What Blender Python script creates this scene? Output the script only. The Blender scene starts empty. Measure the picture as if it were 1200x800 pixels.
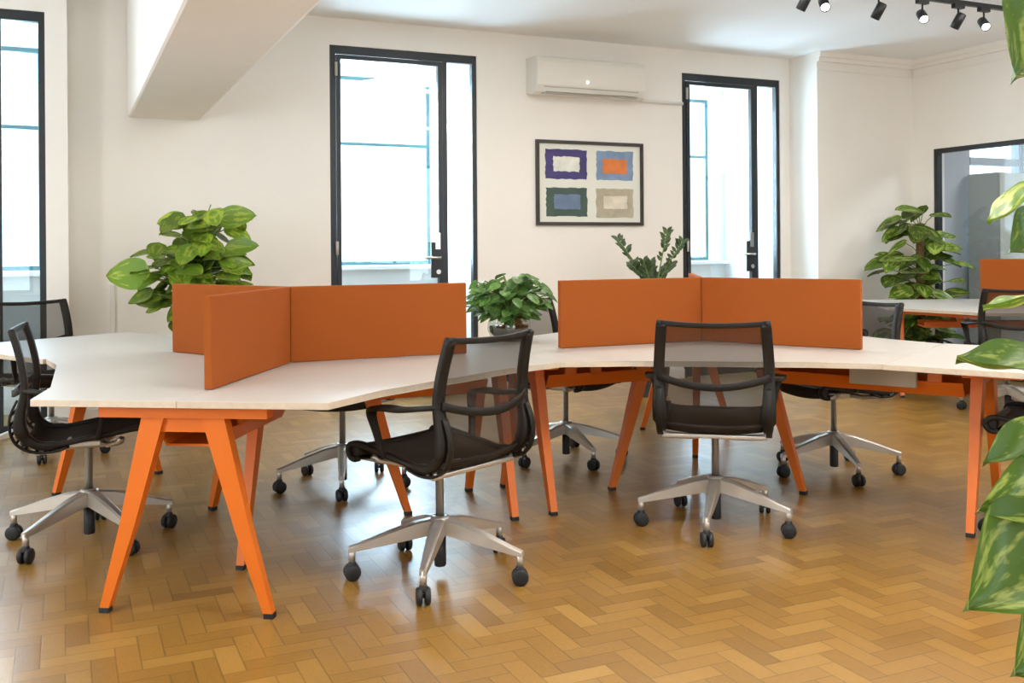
import bpy, bmesh, math, random
from mathutils import Vector, Matrix
from math import sin, cos, pi, radians

SC = bpy.context.scene
COL = SC.collection

# ------------------------------------------------------------------ camera
cam_d = bpy.data.cameras.new('camera')
cam = bpy.data.objects.new('camera', cam_d)
COL.objects.link(cam)
cam_d.sensor_width = 36.0
cam_d.sensor_fit = 'HORIZONTAL'
cam_d.lens = 36.0 * 1150 / 1200
cam_d.shift_y = -110.0 / 1200
cam_d.clip_start = 0.05
cam_d.clip_end = 200
cam.matrix_world = Matrix.Translation((0, 0, 1.25)) @ Matrix.Rotation(pi / 2, 4, 'X') @ Matrix.Rotation(-0.0073, 4, 'Z')
SC.camera = cam
cam_d.dof.use_dof = False

# ------------------------------------------------------------------ colour management
SC.view_settings.view_transform = 'Standard'
SC.view_settings.look = 'None'
SC.view_settings.exposure = 0.18
SC.view_settings.gamma = 1.0
SC.view_settings.use_curve_mapping = False
SC.cycles.use_denoising = True
SC.cycles.max_bounces = 10
SC.cycles.diffuse_bounces = 5
SC.cycles.transparent_max_bounces = 24
SC.cycles.sample_clamp_indirect = 6
SC.cycles.caustics_reflective = False
SC.cycles.caustics_refractive = False

# ------------------------------------------------------------------ world (bright overcast sky)
W = bpy.data.worlds.new('sky')
SC.world = W
W.use_nodes = True
wn = W.node_tree
bg = wn.nodes['Background']
bg.inputs['Color'].default_value = (0.80, 0.92, 1.0, 1)
bg.inputs['Strength'].default_value = 4.5

# wall frame: s runs along the window wall, t away from the camera
O = Vector((-1.462, 7.919, 0))
EW = Vector((sin(radians(65.5)), cos(radians(65.5)), 0))
NW = Vector((-EW.y, EW.x, 0))
def S(s, t, z=0.0):
    return O + EW * s + NW * t + Vector((0, 0, z))
ROOM_H = 3.12

def area_light(name, pos, direction, sx, sy, power, color):
    d = bpy.data.lights.new(name, 'AREA')
    d.shape = 'RECTANGLE'; d.size = sx; d.size_y = sy; d.energy = power; d.color = color
    o = bpy.data.objects.new(name, d); COL.objects.link(o)
    o.matrix_world = Matrix.Translation(pos) @ Vector(direction).to_track_quat('-Z', 'Y').to_matrix().to_4x4()
    return o
# warm area lights added at the ceiling, out of view, to fill the room
WARM = (1.0, 0.93, 0.84)
for s_, t_, pw_ in ((-3.2, -5.6, 30), (0.4, -6.2, 32), (3.6, -6.2, 34), (-3.3, -2.6, 5), (1.6, -2.5, 44), (4.3, -3.4, 20)):
    area_light('ceiling_fill_light', S(s_, t_, 3.06), (0, 0, -1), 1.2, 0.6, pw_, WARM)
# upward fill lights added out of view to brighten the ceiling
for s_, t_ in ((-0.2, -6.4), (3.6, -6.0)):
    area_light('ceiling_uplight_fill', S(s_, t_, 2.45), (0, 0, 1), 1.2, 0.25, 60, (.97, .97, 1.0))
# daylight entering by the deep windows of the far wall
for s_, t_, pw_ in ((-2.71, 0.75, 60), (0.64, 1.05, 120), (3.975, 1.05, 135)):
    area_light('window_daylight', S(s_, t_, 1.95), -NW, 0.9, 1.8, pw_, (0.76, 0.88, 1.0))
# daylight from the windows of the left wall
for t_, pw_ in ((-2.3, 18), (-5.1, 62)):
    area_light('left_window_daylight', S(-5.45, t_, 1.75), EW, 1.3, 1.9, pw_, (0.95, 0.97, 1.0))

# ------------------------------------------------------------------ materials
def new_mat(name):
    m = bpy.data.materials.new(name); m.use_nodes = True
    return m, m.node_tree, m.node_tree.nodes['Principled BSDF']
def mat(name, col, rough=0.5, metal=0.0, noise=0.0, scale=8.0, bump=0.0, bscale=60.0, spec=0.5, coat=0.0, emis=None, estr=0.0, sss=0.0):
    m, nt, b = new_mat(name)
    b.inputs['Base Color'].default_value = (*col, 1)
    b.inputs['Roughness'].default_value = rough
    b.inputs['Metallic'].default_value = metal
    b.inputs['Specular IOR Level'].default_value = spec
    b.inputs['Coat Weight'].default_value = coat
    if emis: 
        b.inputs['Emission Color'].default_value = (*emis, 1); b.inputs['Emission Strength'].default_value = estr
    tc = nt.nodes.new('ShaderNodeTexCoord')
    if noise:
        n = nt.nodes.new('ShaderNodeTexNoise'); n.inputs['Scale'].default_value = scale; n.inputs['Detail'].default_value = 4
        nt.links.new(tc.outputs['Object'], n.inputs['Vector'])
        r = nt.nodes.new('ShaderNodeValToRGB')
        r.color_ramp.elements[0].position = .3; r.color_ramp.elements[1].position = .7
        r.color_ramp.elements[0].color = (*[c * (1 - noise) for c in col], 1)
        r.color_ramp.elements[1].color = (*[min(1, c * (1 + noise)) for c in col], 1)
        nt.links.new(n.outputs['Fac'], r.inputs['Fac']); nt.links.new(r.outputs['Color'], b.inputs['Base Color'])
    if bump:
        n2 = nt.nodes.new('ShaderNodeTexNoise'); n2.inputs['Scale'].default_value = bscale; n2.inputs['Detail'].default_value = 3
        nt.links.new(tc.outputs['Object'], n2.inputs['Vector'])
        bp = nt.nodes.new('ShaderNodeBump'); bp.inputs['Strength'].default_value = bump; bp.inputs['Distance'].default_value = .01
        nt.links.new(n2.outputs['Fac'], bp.inputs['Height']); nt.links.new(bp.outputs['Normal'], b.inputs['Normal'])
    return m
M = {}
M['wall'] = mat('wall_plaster', (0.93, 0.885, 0.825), .75, noise=.015, scale=2.0, bump=.05, bscale=40)
M['ceiling'] = mat('ceiling_paint', (0.93, 0.93, 0.935), .8, bump=.03)
M['reveal'] = mat('reveal_paint', (0.86, 0.87, 0.87), .7)
M['black'] = mat('black_frame', (0.016, 0.020, 0.024), .4)
M['top'] = mat('white_laminate', (0.56, 0.53, 0.485), .38, noise=.01)
M['edge'] = mat('plywood_edge', (0.62, 0.52, 0.40), .5, noise=.06, scale=40)
M['orange'] = mat('orange_powder_coat', (0.72, 0.16, 0.012), .42, noise=.02)
M['felt'] = mat('orange_fabric', (0.315, 0.076, 0.011), .85, noise=.035, scale=260, bump=.15, bscale=500, spec=.2)
M['felt_edge'] = mat('orange_fabric_edge', (0.30, 0.07, 0.02), .8)
M['rubber'] = mat('black_rubber', (0.012, 0.012, 0.013), .55)
M['plastic'] = mat('graphite_plastic', (0.012, 0.009, 0.0065), .5, noise=.05, spec=.28)
M['alu'] = mat('cast_aluminium', (0.60, 0.57, 0.52), .34, metal=.75, noise=.03)
M['chrome'] = mat('brushed_steel', (0.65, 0.63, 0.60), .25, metal=1)
M['ac'] = mat('white_plastic', (0.82, 0.79, 0.73), .3)
M['ac_dark'] = mat('vent_grey', (0.48, 0.45, 0.40), .5)
M['frame'] = mat('dark_wood_frame', (0.035, 0.028, 0.022), .4, noise=.1, scale=30)
M['paper'] = mat('passepartout', (0.80, 0.80, 0.72), .8)
M['pot_white'] = mat('white_ceramic', (0.75, 0.74, 0.70), .3)
M['pot_dark'] = mat('charcoal_ceramic', (0.07, 0.07, 0.07), .45, noise=.1)
M['pot_terra'] = mat('terracotta', (0.42, 0.19, 0.10), .8, noise=.1)
M['soil'] = mat('potting_soil', (0.035, 0.022, 0.013), .95, noise=.4, scale=60, bump=.6)
M['stem'] = mat('green_stem', (0.13, 0.22, 0.05), .5)
M['pole'] = mat('coir_pole', (0.20, 0.11, 0.05), .95, noise=.35, scale=50, bump=.8, bscale=90)
M['lamp_on'] = mat('lit_lamp', (1, 1, 1), .4, emis=(1, .95, .82), estr=9)
M['cab'] = mat('grey_green_laminate', (0.52, 0.52, 0.46), .5)
M['facade'] = mat('pale_facade', (0.86, 0.88, 0.9), .8, noise=.03, scale=.6)
M['facade_glass'] = mat('facade_window', (0.55, 0.63, 0.70), .2)
M['grey_paint'] = mat('cool_grey_wall', (0.50, 0.52, 0.56), .7)
M['bluegrey'] = mat('window_frame_blue', (0.05, 0.16, 0.19), .45)
for nm, c in (('ink_purple', (.075, .062, .19)), ('ink_blue', (.22, .31, .46)), ('ink_orange', (.72, .22, .06)), ('ink_green', (.07, .11, .09)),
              ('ink_steel', (.16, .22, .33)), ('ink_sand', (.47, .42, .31)), ('ink_cream', (.76, .70, .58)), ('ink_white', (.78, .78, .70))):
    M[nm] = mat(nm, c, .85, noise=.12, scale=12)

def glass(name, tint=(.93, .98, 1), refl=.07, rough=0.0):
    m = bpy.data.materials.new(name); m.use_nodes = True; nt = m.node_tree; nt.nodes.clear()
    o = nt.nodes.new('ShaderNodeOutputMaterial'); mx = nt.nodes.new('ShaderNodeMixShader')
    t = nt.nodes.new('ShaderNodeBsdfTransparent'); g = nt.nodes.new('ShaderNodeBsdfGlossy')
    t.inputs['Color'].default_value = (*tint, 1); g.inputs['Roughness'].default_value = rough
    mx.inputs['Fac'].default_value = refl
    nt.links.new(t.outputs[0], mx.inputs[1]); nt.links.new(g.outputs[0], mx.inputs[2]); nt.links.new(mx.outputs[0], o.inputs[0])
    return m
M['glass'] = glass('clear_glass')
M['glass_cool'] = glass('partition_glass', (.86, .92, .97), .06)
M['bowl'] = glass('bowl_glass', (.80, .86, .80), .18, .05)

def mesh_fabric():
    m = bpy.data.materials.new('chair_mesh_fabric'); m.use_nodes = True; nt = m.node_tree
    b = nt.nodes['Principled BSDF']; o = nt.nodes['Material Output']
    b.inputs['Base Color'].default_value = (0.034, 0.026, 0.020, 1); b.inputs['Roughness'].default_value = .7
    b.inputs['Specular IOR Level'].default_value = .2
    t = nt.nodes.new('ShaderNodeBsdfTransparent'); mx = nt.nodes.new('ShaderNodeMixShader')
    tc = nt.nodes.new('ShaderNodeTexCoord'); wv = nt.nodes.new('ShaderNodeTexWave'); wv.inputs['Scale'].default_value = 90
    wv.bands_direction = 'Z'
    nt.links.new(tc.outputs['Object'], wv.inputs['Vector'])
    mr = nt.nodes.new('ShaderNodeMapRange'); mr.inputs['To Min'].default_value = .62; mr.inputs['To Max'].default_value = .76
    nt.links.new(wv.outputs['Fac'], mr.inputs['Value']); nt.links.new(mr.outputs[0], mx.inputs['Fac'])
    nt.links.new(t.outputs[0], mx.inputs[1]); nt.links.new(b.outputs[0], mx.inputs[2]); nt.links.new(mx.outputs[0], o.inputs[0])
    return m
M['mesh'] = mesh_fabric()
M['seatmesh'] = mat('seat_fabric', (0.032, 0.025, 0.020), .8, spec=.2, noise=.1, scale=200, bump=.2, bscale=400)

def leaf_mat(name, dark, light, amount=.5, scale=14.0):
    m, nt, b = new_mat(name)
    tc = nt.nodes.new('ShaderNodeTexCoord'); mp = nt.nodes.new('ShaderNodeMapping'); mp.inputs['Scale'].default_value = (3.2, 7, 1)
    n = nt.nodes.new('ShaderNodeTexNoise'); n.inputs['Scale'].default_value = scale / 14; n.inputs['Detail'].default_value = 3; n.inputs['Roughness'].default_value = .65
    at = nt.nodes.new('ShaderNodeAttribute'); at.attribute_name = 'tone'
    uv = nt.nodes.new('ShaderNodeUVMap'); uv.uv_map = 'UVMap'
    ad = nt.nodes.new('ShaderNodeVectorMath'); ad.operation = 'ADD'
    sc = nt.nodes.new('ShaderNodeVectorMath'); sc.operation = 'SCALE'; sc.inputs['Scale'].default_value = 37
    nt.links.new(at.outputs['Color'], sc.inputs[0])
    nt.links.new(uv.outputs['UV'], mp.inputs['Vector']); nt.links.new(mp.outputs[0], ad.inputs[0]); nt.links.new(sc.outputs[0], ad.inputs[1])
    nt.links.new(ad.outputs[0], n.inputs['Vector'])
    r = nt.nodes.new('ShaderNodeValToRGB'); e = r.color_ramp.elements
    e[0].position = 1 - amount - .05; e[0].color = (*dark, 1); e[1].position = 1 - amount + .06; e[1].color = (*light, 1)
    nt.links.new(n.outputs['Fac'], r.inputs['Fac'])
    hsv = nt.nodes.new('ShaderNodeHueSaturation')
    mr = nt.nodes.new('ShaderNodeMapRange'); mr.inputs['To Min'].default_value = .6; mr.inputs['To Max'].default_value = 1.45
    nt.links.new(at.outputs['Fac'], mr.inputs['Value']); nt.links.new(mr.outputs[0], hsv.inputs['Value'])
    nt.links.new(r.outputs['Color'], hsv.inputs['Color']); nt.links.new(hsv.outputs[0], b.inputs['Base Color'])
    b.inputs['Roughness'].default_value = .38
    tr = nt.nodes.new('ShaderNodeBsdfTranslucent'); mx = nt.nodes.new('ShaderNodeMixShader'); mx.inputs['Fac'].default_value = .22
    nt.links.new(hsv.outputs[0], tr.inputs['Color'])
    nt.links.new(b.outputs[0], mx.inputs[1]); nt.links.new(tr.outputs[0], mx.inputs[2])
    nt.links.new(mx.outputs[0], nt.nodes['Material Output'].inputs[0])
    return m
M['leaf'] = leaf_mat('pothos_leaf', (.15, .26, .022), (.34, .43, .05), .46, 9)
M['leaf_var'] = leaf_mat('variegated_leaf', (.085, .165, .014), (.36, .42, .09), .46, 11)
M['leaf_dark'] = leaf_mat('dark_leaf', (.07, .17, .03), (.17, .30, .07), .45)
M['leaf_zz'] = leaf_mat('zz_leaf', (.05, .085, .035), (.11, .16, .07), .45)

def floor_mat():
    m, nt, b = new_mat('parquet_wood')
    at = nt.nodes.new('ShaderNodeAttribute'); at.attribute_name = 'tone'
    uv = nt.nodes.new('ShaderNodeUVMap'); uv.uv_map = 'UVMap'
    sep = nt.nodes.new('ShaderNodeSeparateXYZ'); nt.links.new(uv.outputs['UV'], sep.inputs[0])
    r = nt.nodes.new('ShaderNodeValToRGB'); e = r.color_ramp.elements
    e[0].position = 0; e[0].color = (.22, .108, .019, 1); e[1].position = 1; e[1].color = (.37, .205, .045, 1)
    m1 = e.new(.5); m1.color = (.29, .148, .026, 1)
    nt.links.new(at.outputs['Fac'], r.inputs['Fac'])
    # grain along the block
    mp = nt.nodes.new('ShaderNodeMapping'); mp.inputs['Scale'].default_value = (3, 34, 1)
    sc = nt.nodes.new('ShaderNodeVectorMath'); sc.operation = 'SCALE'; sc.inputs['Scale'].default_value = 91
    ad = nt.nodes.new('ShaderNodeVectorMath'); ad.operation = 'ADD'
    nt.links.new(at.outputs['Color'], sc.inputs[0]); nt.links.new(uv.outputs['UV'], mp.inputs['Vector'])
    nt.links.new(mp.outputs[0], ad.inputs[0]); nt.links.new(sc.outputs[0], ad.inputs[1])
    n = nt.nodes.new('ShaderNodeTexNoise'); n.inputs['Scale'].default_value = 1; n.inputs['Detail'].default_value = 4
    nt.links.new(ad.outputs[0], n.inputs['Vector'])
    mr = nt.nodes.new('ShaderNodeMapRange'); mr.inputs['From Min'].default_value = .3; mr.inputs['From Max'].default_value = .7
    mr.inputs['To Min'].default_value = .86; mr.inputs['To Max'].default_value = 1.1
    nt.links.new(n.outputs['Fac'], mr.inputs['Value'])
    # joints: distance to block border, in metres (uv in metres: u 0-.21, v 0-.07)
    def mm(op, a, bb):
        x = nt.nodes.new('ShaderNodeMath'); x.operation = op
        for i, v in enumerate((a, bb)):
            if isinstance(v, (int, float)): x.inputs[i].default_value = v
            else: nt.links.new(v, x.inputs[i])
        return x.outputs[0]
    u, v = sep.outputs[0], sep.outputs[1]
    L, Wd = 3.0, 1.0
    du = mm('MINIMUM', u, mm('SUBTRACT', L, u)); dv = mm('MINIMUM', v, mm('SUBTRACT', Wd, v))
    d = mm('MINIMUM', du, dv)
    jr = nt.nodes.new('ShaderNodeMapRange'); jr.inputs['From Min'].default_value = .0; jr.inputs['From Max'].default_value = .055
    jr.inputs['To Min'].default_value = .56; jr.inputs['To Max'].default_value = 1.0
    nt.links.new(d, jr.inputs['Value'])
    k = mm('MULTIPLY', mr.outputs[0], jr.outputs[0])
    hsv = nt.nodes.new('ShaderNodeHueSaturation'); nt.links.new(r.outputs['Color'], hsv.inputs['Color']); nt.links.new(k, hsv.inputs['Value'])
    nt.links.new(hsv.outputs[0], b.inputs['Base Color'])
    tc = nt.nodes.new('ShaderNodeTexCoord'); n3 = nt.nodes.new('ShaderNodeTexNoise'); n3.inputs['Scale'].default_value = 1.6; n3.inputs['Detail'].default_value = 5
    nt.links.new(tc.outputs['Object'], n3.inputs['Vector'])
    rr = nt.nodes.new('ShaderNodeMapRange'); rr.inputs['To Min'].default_value = .26; rr.inputs['To Max'].default_value = .42
    nt.links.new(n3.outputs['Fac'], rr.inputs['Value']); nt.links.new(rr.outputs[0], b.inputs['Roughness'])
    bp = nt.nodes.new('ShaderNodeBump'); bp.inputs['Strength'].default_value = .25; bp.inputs['Distance'].default_value = .002
    nt.links.new(k, bp.inputs['Height']); nt.links.new(bp.outputs['Normal'], b.inputs['Normal'])
    b.inputs['Coat Weight'].default_value = .12; b.inputs['Coat Roughness'].default_value = .25
    return m
M['floor'] = floor_mat()

# ------------------------------------------------------------------ mesh helpers
class MB:
    """collects shapes into one mesh"""
    def __init__(self): self.bm = bmesh.new(); self.mi = 0
    def _f(self, vs, smooth=False):
        try:
            f = self.bm.faces.new(vs); f.smooth = smooth; f.material_index = self.mi; return f
        except ValueError: return None
    def box(self, x0, x1, y0, y1, z0, z1, T=None, bev=0.0):
        T = T or (lambda p: p)
        def pt(a, b, c): return self.bm.verts.new(T(Vector((a, b, c))))
        v = [pt(a, b, c) for a in (x0, x1) for b in (y0, y1) for c in (z0, z1)]
        fs = [(0, 1, 3, 2), (4, 6, 7, 5), (0, 4, 5, 1), (2, 3, 7, 6), (0, 2, 6, 4), (1, 5, 7, 3)]
        fl = [self._f([v[i] for i in f]) for f in fs]
        if bev:
            ed = list({e for f in fl if f for e in f.edges})
            bmesh.ops.bevel(self.bm, geom=ed, offset=bev, segments=2, affect='EDGES', profile=.5)
        return self
    def prism(self, poly, z0, z1, bev=0.0):
        a = [self.bm.verts.new((p[0], p[1], z0)) for p in poly]; b = [self.bm.verts.new((p[0], p[1], z1)) for p in poly]
        n = len(poly); area = sum(poly[i][0] * poly[(i + 1) % n][1] - poly[(i + 1) % n][0] * poly[i][1] for i in range(n))
        if area < 0: a.reverse(); b.reverse()
        fl = [self._f(b), self._f(a[::-1])]
        sides = []
        for i in range(n):
            f = self._f([a[i], a[(i + 1) % n], b[(i + 1) % n], b[i]]); sides.append(f)
        if bev:
            ed = [e for e in fl[0].edges] + [e for e in fl[1].edges]
            bmesh.ops.bevel(self.bm, geom=ed, offset=bev, segments=2, affect='EDGES', profile=.5)
        return sides
    def loft(self, rings, cap=True, smooth=True, closed=False):
        rv = [[self.bm.verts.new(p) for p in r] for r in rings]
        m = len(rv)
        for i in range(m if closed else m - 1):
            A, B = rv[i], rv[(i + 1) % m]
            k = len(A)
            for j in range(k): self._f([A[j], A[(j + 1) % k], B[(j + 1) % k], B[j]], smooth)
        if cap and not closed: self._f(rv[0][::-1], False); self._f(rv[-1], False)
        return self
    def tube(self, pts, r, n=8, smooth=True, cap=True):
        pts = [Vector(p) for p in pts]; rs = r if isinstance(r, (list, tuple)) else [r] * len(pts)
        rings = []; up = None
        for i, p in enumerate(pts):
            d = (pts[min(i + 1, len(pts) - 1)] - pts[max(i - 1, 0)]).normalized()
            if up is None:
                up = Vector((0, 0, 1)) if abs(d.z) < .9 else Vector((1, 0, 0))
            a = d.cross(up).normalized(); b_ = a.cross(d).normalized(); up = b_
            rings.append([p + (a * cos(2 * pi * k / n) + b_ * sin(2 * pi * k / n)) * rs[i] for k in range(n)])
        return self.loft(rings, cap, smooth)
    def ribbon(self, pts, side, w, th):
        """rectangular sweep: pts path, side = constant lateral axis, w half width(s) along side, th half thickness(es)"""
        pts = [Vector(p) for p in pts]; n = len(pts); side = Vector(side)
        w = w if isinstance(w, (list, tuple)) else [w] * n; th = th if isinstance(th, (list, tuple)) else [th] * n
        rings = []
        for i, p in enumerate(pts):
            d = (pts[min(i + 1, n - 1)] - pts[max(i - 1, 0)]).normalized()
            s_ = (side - d * side.dot(d)).normalized(); q = d.cross(s_)
            c = .35
            prof = [(-1, -1 + c), (-1 + c * .5, -1), (1 - c * .5, -1), (1, -1 + c), (1, 1 - c), (1 - c * .5, 1), (-1 + c * .5, 1), (-1, 1 - c)]
            rings.append([p + s_ * (a * w[i]) + q * (b_ * th[i]) for a, b_ in prof])
        return self.loft(rings, True, True)
    def lathe(self, prof, n=24, center=(0, 0, 0), axis=None, cap=True):
        c = Vector(center); R = Matrix.Identity(3) if axis is None else Vector(axis).to_track_quat('Z', 'Y').to_matrix()
        rings = [[c + R @ Vector((r * cos(2 * pi * k / n), r * sin(2 * pi * k / n), z)) for k in range(n)] for r, z in prof]
        return self.loft(rings, cap, True)
    def done(self, name, mats, parent=None, world=False):
        me = bpy.data.meshes.new(name)
        bmesh.ops.recalc_face_normals(self.bm, faces=self.bm.faces)
        self.bm.to_mesh(me); self.bm.free()
        for m in (mats if isinstance(mats, (list, tuple)) else [mats]): me.materials.append(m)
        o = bpy.data.objects.new(name, me); COL.objects.link(o)
        if parent is not None:
            o.parent = parent
            if world: o.matrix_parent_inverse = parent.matrix_basis.inverted()
        return o
def smooth_path(pts, k=4):
    """Catmull-Rom through points (tuples of any length)"""
    P = [pts[0]] + list(pts) + [pts[-1]]; out = []
    for i in range(1, len(P) - 2):
        for j in range(k):
            t = j / k
            out.append(tuple(.5 * ((2 * b) + (-a + c) * t + (2 * a - 5 * b + 4 * c - d) * t * t + (-a + 3 * b - 3 * c + d) * t ** 3)
                             for a, b, c, d in zip(P[i - 1], P[i], P[i + 1], P[i + 2])))
    out.append(tuple(pts[-1])); return out

def tag(o, label=None, cat=None, group=None, kind=None):
    if label: o['label'] = label
    if cat: o['category'] = cat
    if group: o['group'] = group
    if kind: o['kind'] = kind
    return o
def empty(name, loc=(0, 0, 0), rz=0.0):
    o = bpy.data.objects.new(name, None); COL.objects.link(o); o.location = loc; o.rotation_euler = (0, 0, rz)
    o.empty_display_size = .1
    return o
def struct(o): o['kind'] = 'structure'; return o
def copy_tree(o, parent=None):
    c = o.copy(); COL.objects.link(c); c.parent = parent
    for ch in [x for x in bpy.data.objects if x.parent == o]:
        copy_tree(ch, c)
    return c
def wallT(p): return S(p.x, p.y, p.z)       # (s, t, z) -> world

# ------------------------------------------------------------------ room shell
FT = dict(s0=-5.5, s1=5.93, t0=-9.5)
def build_floor():
    bm = bmesh.new(); uvl = bm.loops.layers.uv.new('UVMap'); cl = bm.loops.layers.float_color.new('tone')
    w = .07; n = 3; random.seed(4)
    i0, i1 = int(-5.8 / w), int(10.0 / w); j0, j1 = int(-9.9 / w), int(1.1 / w)
    def add(a0, b0, a1, b1, horiz):
        A, B, C_, D = (a0 * w, b0 * w), (a1 * w, b0 * w), (a1 * w, b1 * w), (a0 * w, b1 * w)
        vs = [bm.verts.new(S(x, y, 0)) for x, y in (A, B, C_, D)]
        f = bm.faces.new(vs); t = min(1, max(0, random.gauss(.5, .21)))
        uv = [(0, 0), (n, 0), (n, 1), (0, 1)] if horiz else [(0, 0), (0, 1), (n, 1), (n, 0)]
        r2 = random.random()
        for lp, q in zip(f.loops, uv): lp[uvl].uv = q; lp[cl] = (t, t, t, 1)
    for i in range(i0, i1):
        for j in range(j0, j1):
            m = (i - j) % (2 * n)
            if m == 0: add(i, j, i + n, j + 1, True)
            elif m == 2 * n - 1: add(i, j, i + 1, j + n, False)
    me = bpy.data.meshes.new('floor'); bm.to_mesh(me); bm.free(); me.materials.append(M['floor'])
    o = bpy.data.objects.new('floor', me); COL.objects.link(o); struct(o)
build_floor()

H = ROOM_H
TH = .75           # thickness of the window wall
DOORS = [(0.0, 1.283), (3.393, 4.559)]
DZ = 2.90
b = MB()
# main part, front plane t=0, s -1.93 .. 4.68
segs = [(-1.93, 0.0), (1.283, 3.393), (4.559, 4.68)]
for a, c in segs: b.box(a, c, 0, TH, 0, H, wallT)
for a, c in DOORS: b.box(a, c, 0, TH, DZ, H, wallT)
# left part, front plane t=-.312
b.box(-2.071, -1.93, -.312, TH - .3, 0, H, wallT)
b.box(-3.354, -2.071, -.312, TH - .3, DZ, H, wallT)
b.box(-5.5, -3.354, -.312, TH - .3, 0, H, wallT)
# right projection t=-.4
b.box(4.68, 5.93, -.4, TH, 0, H, wallT)
struct(b.done('wall_back', M['wall']))
b = MB()
b.box(5.93, 6.08, -.655, -.4, 0, H, wallT)
b.box(5.93, 6.08, -5.2, -.655, 2.2, H, wallT)
b.box(5.93, 6.08, -9.5, -5.2, 0, H, wallT)
struct(b.done('wall_right', M['wall']))
b = MB()
for a, c in ((-9.5, -5.8), (-4.4, -3.0), (-1.6, 0)): b.box(-5.65, -5.5, a, c, 0, H, wallT)
for a, c in ((-5.8, -4.4), (-3.0, -1.6)): b.box(-5.65, -5.5, a, c, 0, .75, wallT); b.box(-5.65, -5.5, a, c, 2.75, H, wallT)
struct(b.done('wall_left', M['wall']))
for k, (a, c) in enumerate(((-5.8, -4.4), (-3.0, -1.6))):
    b = MB(); f = .05
    b.box(-5.6, -5.55, a, a + f, .75, 2.75, wallT); b.box(-5.6, -5.55, c - f, c, .75, 2.75, wallT); b.box(-5.6, -5.55, a + f, c - f, .75, .8, wallT)
    b.box(-5.6, -5.55, a + f, c - f, 2.7, 2.75, wallT); b.box(-5.6, -5.55, (a + c) / 2 - .02, (a + c) / 2 + .02, .8, 2.7, wallT)
    w = struct(b.done('window_%d' % (9 + k), M['black']))
    b = MB(); b.box(-5.58, -5.575, a + f, c - f, .8, 2.7, wallT); b.done('window_pane', M['glass'], w)
b = MB()
for a, c in ((-5.5, -4.0), (-2.4, -.2), (1.4, 2.8), (4.4, 5.93)): b.box(a, c, -9.65, -9.5, 0, H, wallT)
for a, c in ((-4.0, -2.4), (-.2, 1.4), (2.8, 4.4)):
    b.box(a, c, -9.65, -9.5, 0, .6, wallT); b.box(a, c, -9.65, -9.5, 2.8, H, wallT)
struct(b.done('wall_rear', M['wall']))
b = MB(); b.box(-5.65, 9.7, -9.65, TH, H, H + .1, wallT); struct(b.done('ceiling', M['ceiling']))
# boxed beam running from the window wall over the room
b = MB(); b.box(-1.524, -1.009, -8.2, 0, 2.236, H, wallT, bev=.02); struct(b.done('trim_1', M['wall']))
# cornice on projecting wall and right wall
b = MB()
for k, (d_, z0, z1) in enumerate(((.05, H - .05, H), (.03, H - .09, H - .05), (.012, H - .17, H - .155))):
    b.box(4.68 - 0, 5.93, -.4 - d_, -.4, z0, z1, wallT)
    b.box(5.93 - d_, 5.93, -9.5, -.4, z0, z1, wallT)
struct(b.done('trim_2', M['wall']))
b = MB()
for a, c, t in ((-1.93, -0.001, 0), (1.284, 3.392, 0), (4.69, 5.93, -.4), (-5.5, -3.355, -.312)):
    b.box(a, c, t - .015, t, 0, .09, wallT)
struct(b.done('baseboard_back', M['wall']))
b = MB(); b.box(5.915, 5.93, -9.5, -5.2, 0, .09, wallT); struct(b.done('baseboard_right', M['wall']))

# deep window recesses: outer wall with window, painted reveals
def recess(k, a, c, t_in, t_out, mr=.21):
    w0, w1 = a + .21, c - mr; z0, z1 = 1.10, 2.82
    b = MB()
    b.box(a - .12, w0, t_out, t_out + .12, 0, H, wallT); b.box(w1, c + .12, t_out, t_out + .12, 0, H, wallT)
    b.box(w0, w1, t_out, t_out + .12, 0, z0, wallT); b.box(w0, w1, t_out, t_out + .12, z1, H, wallT)
    b.box(a - .12, a, t_in, t_out, 0, H, wallT); b.box(c, c + .12, t_in, t_out, 0, H, wallT)
    b.box(a - .12, c + .12, t_in, t_out, 2.95, H, wallT)
    b.box(a + .02, c - .02, t_out - .10, t_out, z0 - .04, z0 - .005, wallT)
    struct(b.done('wall_recess_%d' % k, M['reveal']))
    b = MB(); f = .035
    tt0, tt1 = t_out + .0, t_out + .05
    b.box(w0, w0 + f, tt0, tt1, z0, z1, wallT); b.box(w1 - f, w1, tt0, tt1, z0, z1, wallT)
    b.box(w0 + f, w1 - f, tt0, tt1, z0, z0 + f, wallT); b.box(w0 + f, w1 - f, tt0, tt1, z1 - f, z1, wallT)
    b.box(w0 + f, w1 - f, tt0, tt1, 2.19, 2.22, wallT)
    wdw = b.done('window_%d' % k, M['bluegrey']); struct(wdw)
    b = MB(); b.box(w0 + f, w1 - f, t_out + .02, t_out + .026, z0 + f, z1 - f, wallT); b.done('window_pane', M['glass'], wdw)
recess(1, -3.354, -2.071, TH - .3, .63, .03)
recess(2, 0.0, 1.283, TH, .92, .10)
recess(3, 3.393, 4.559, TH, .92)

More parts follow.
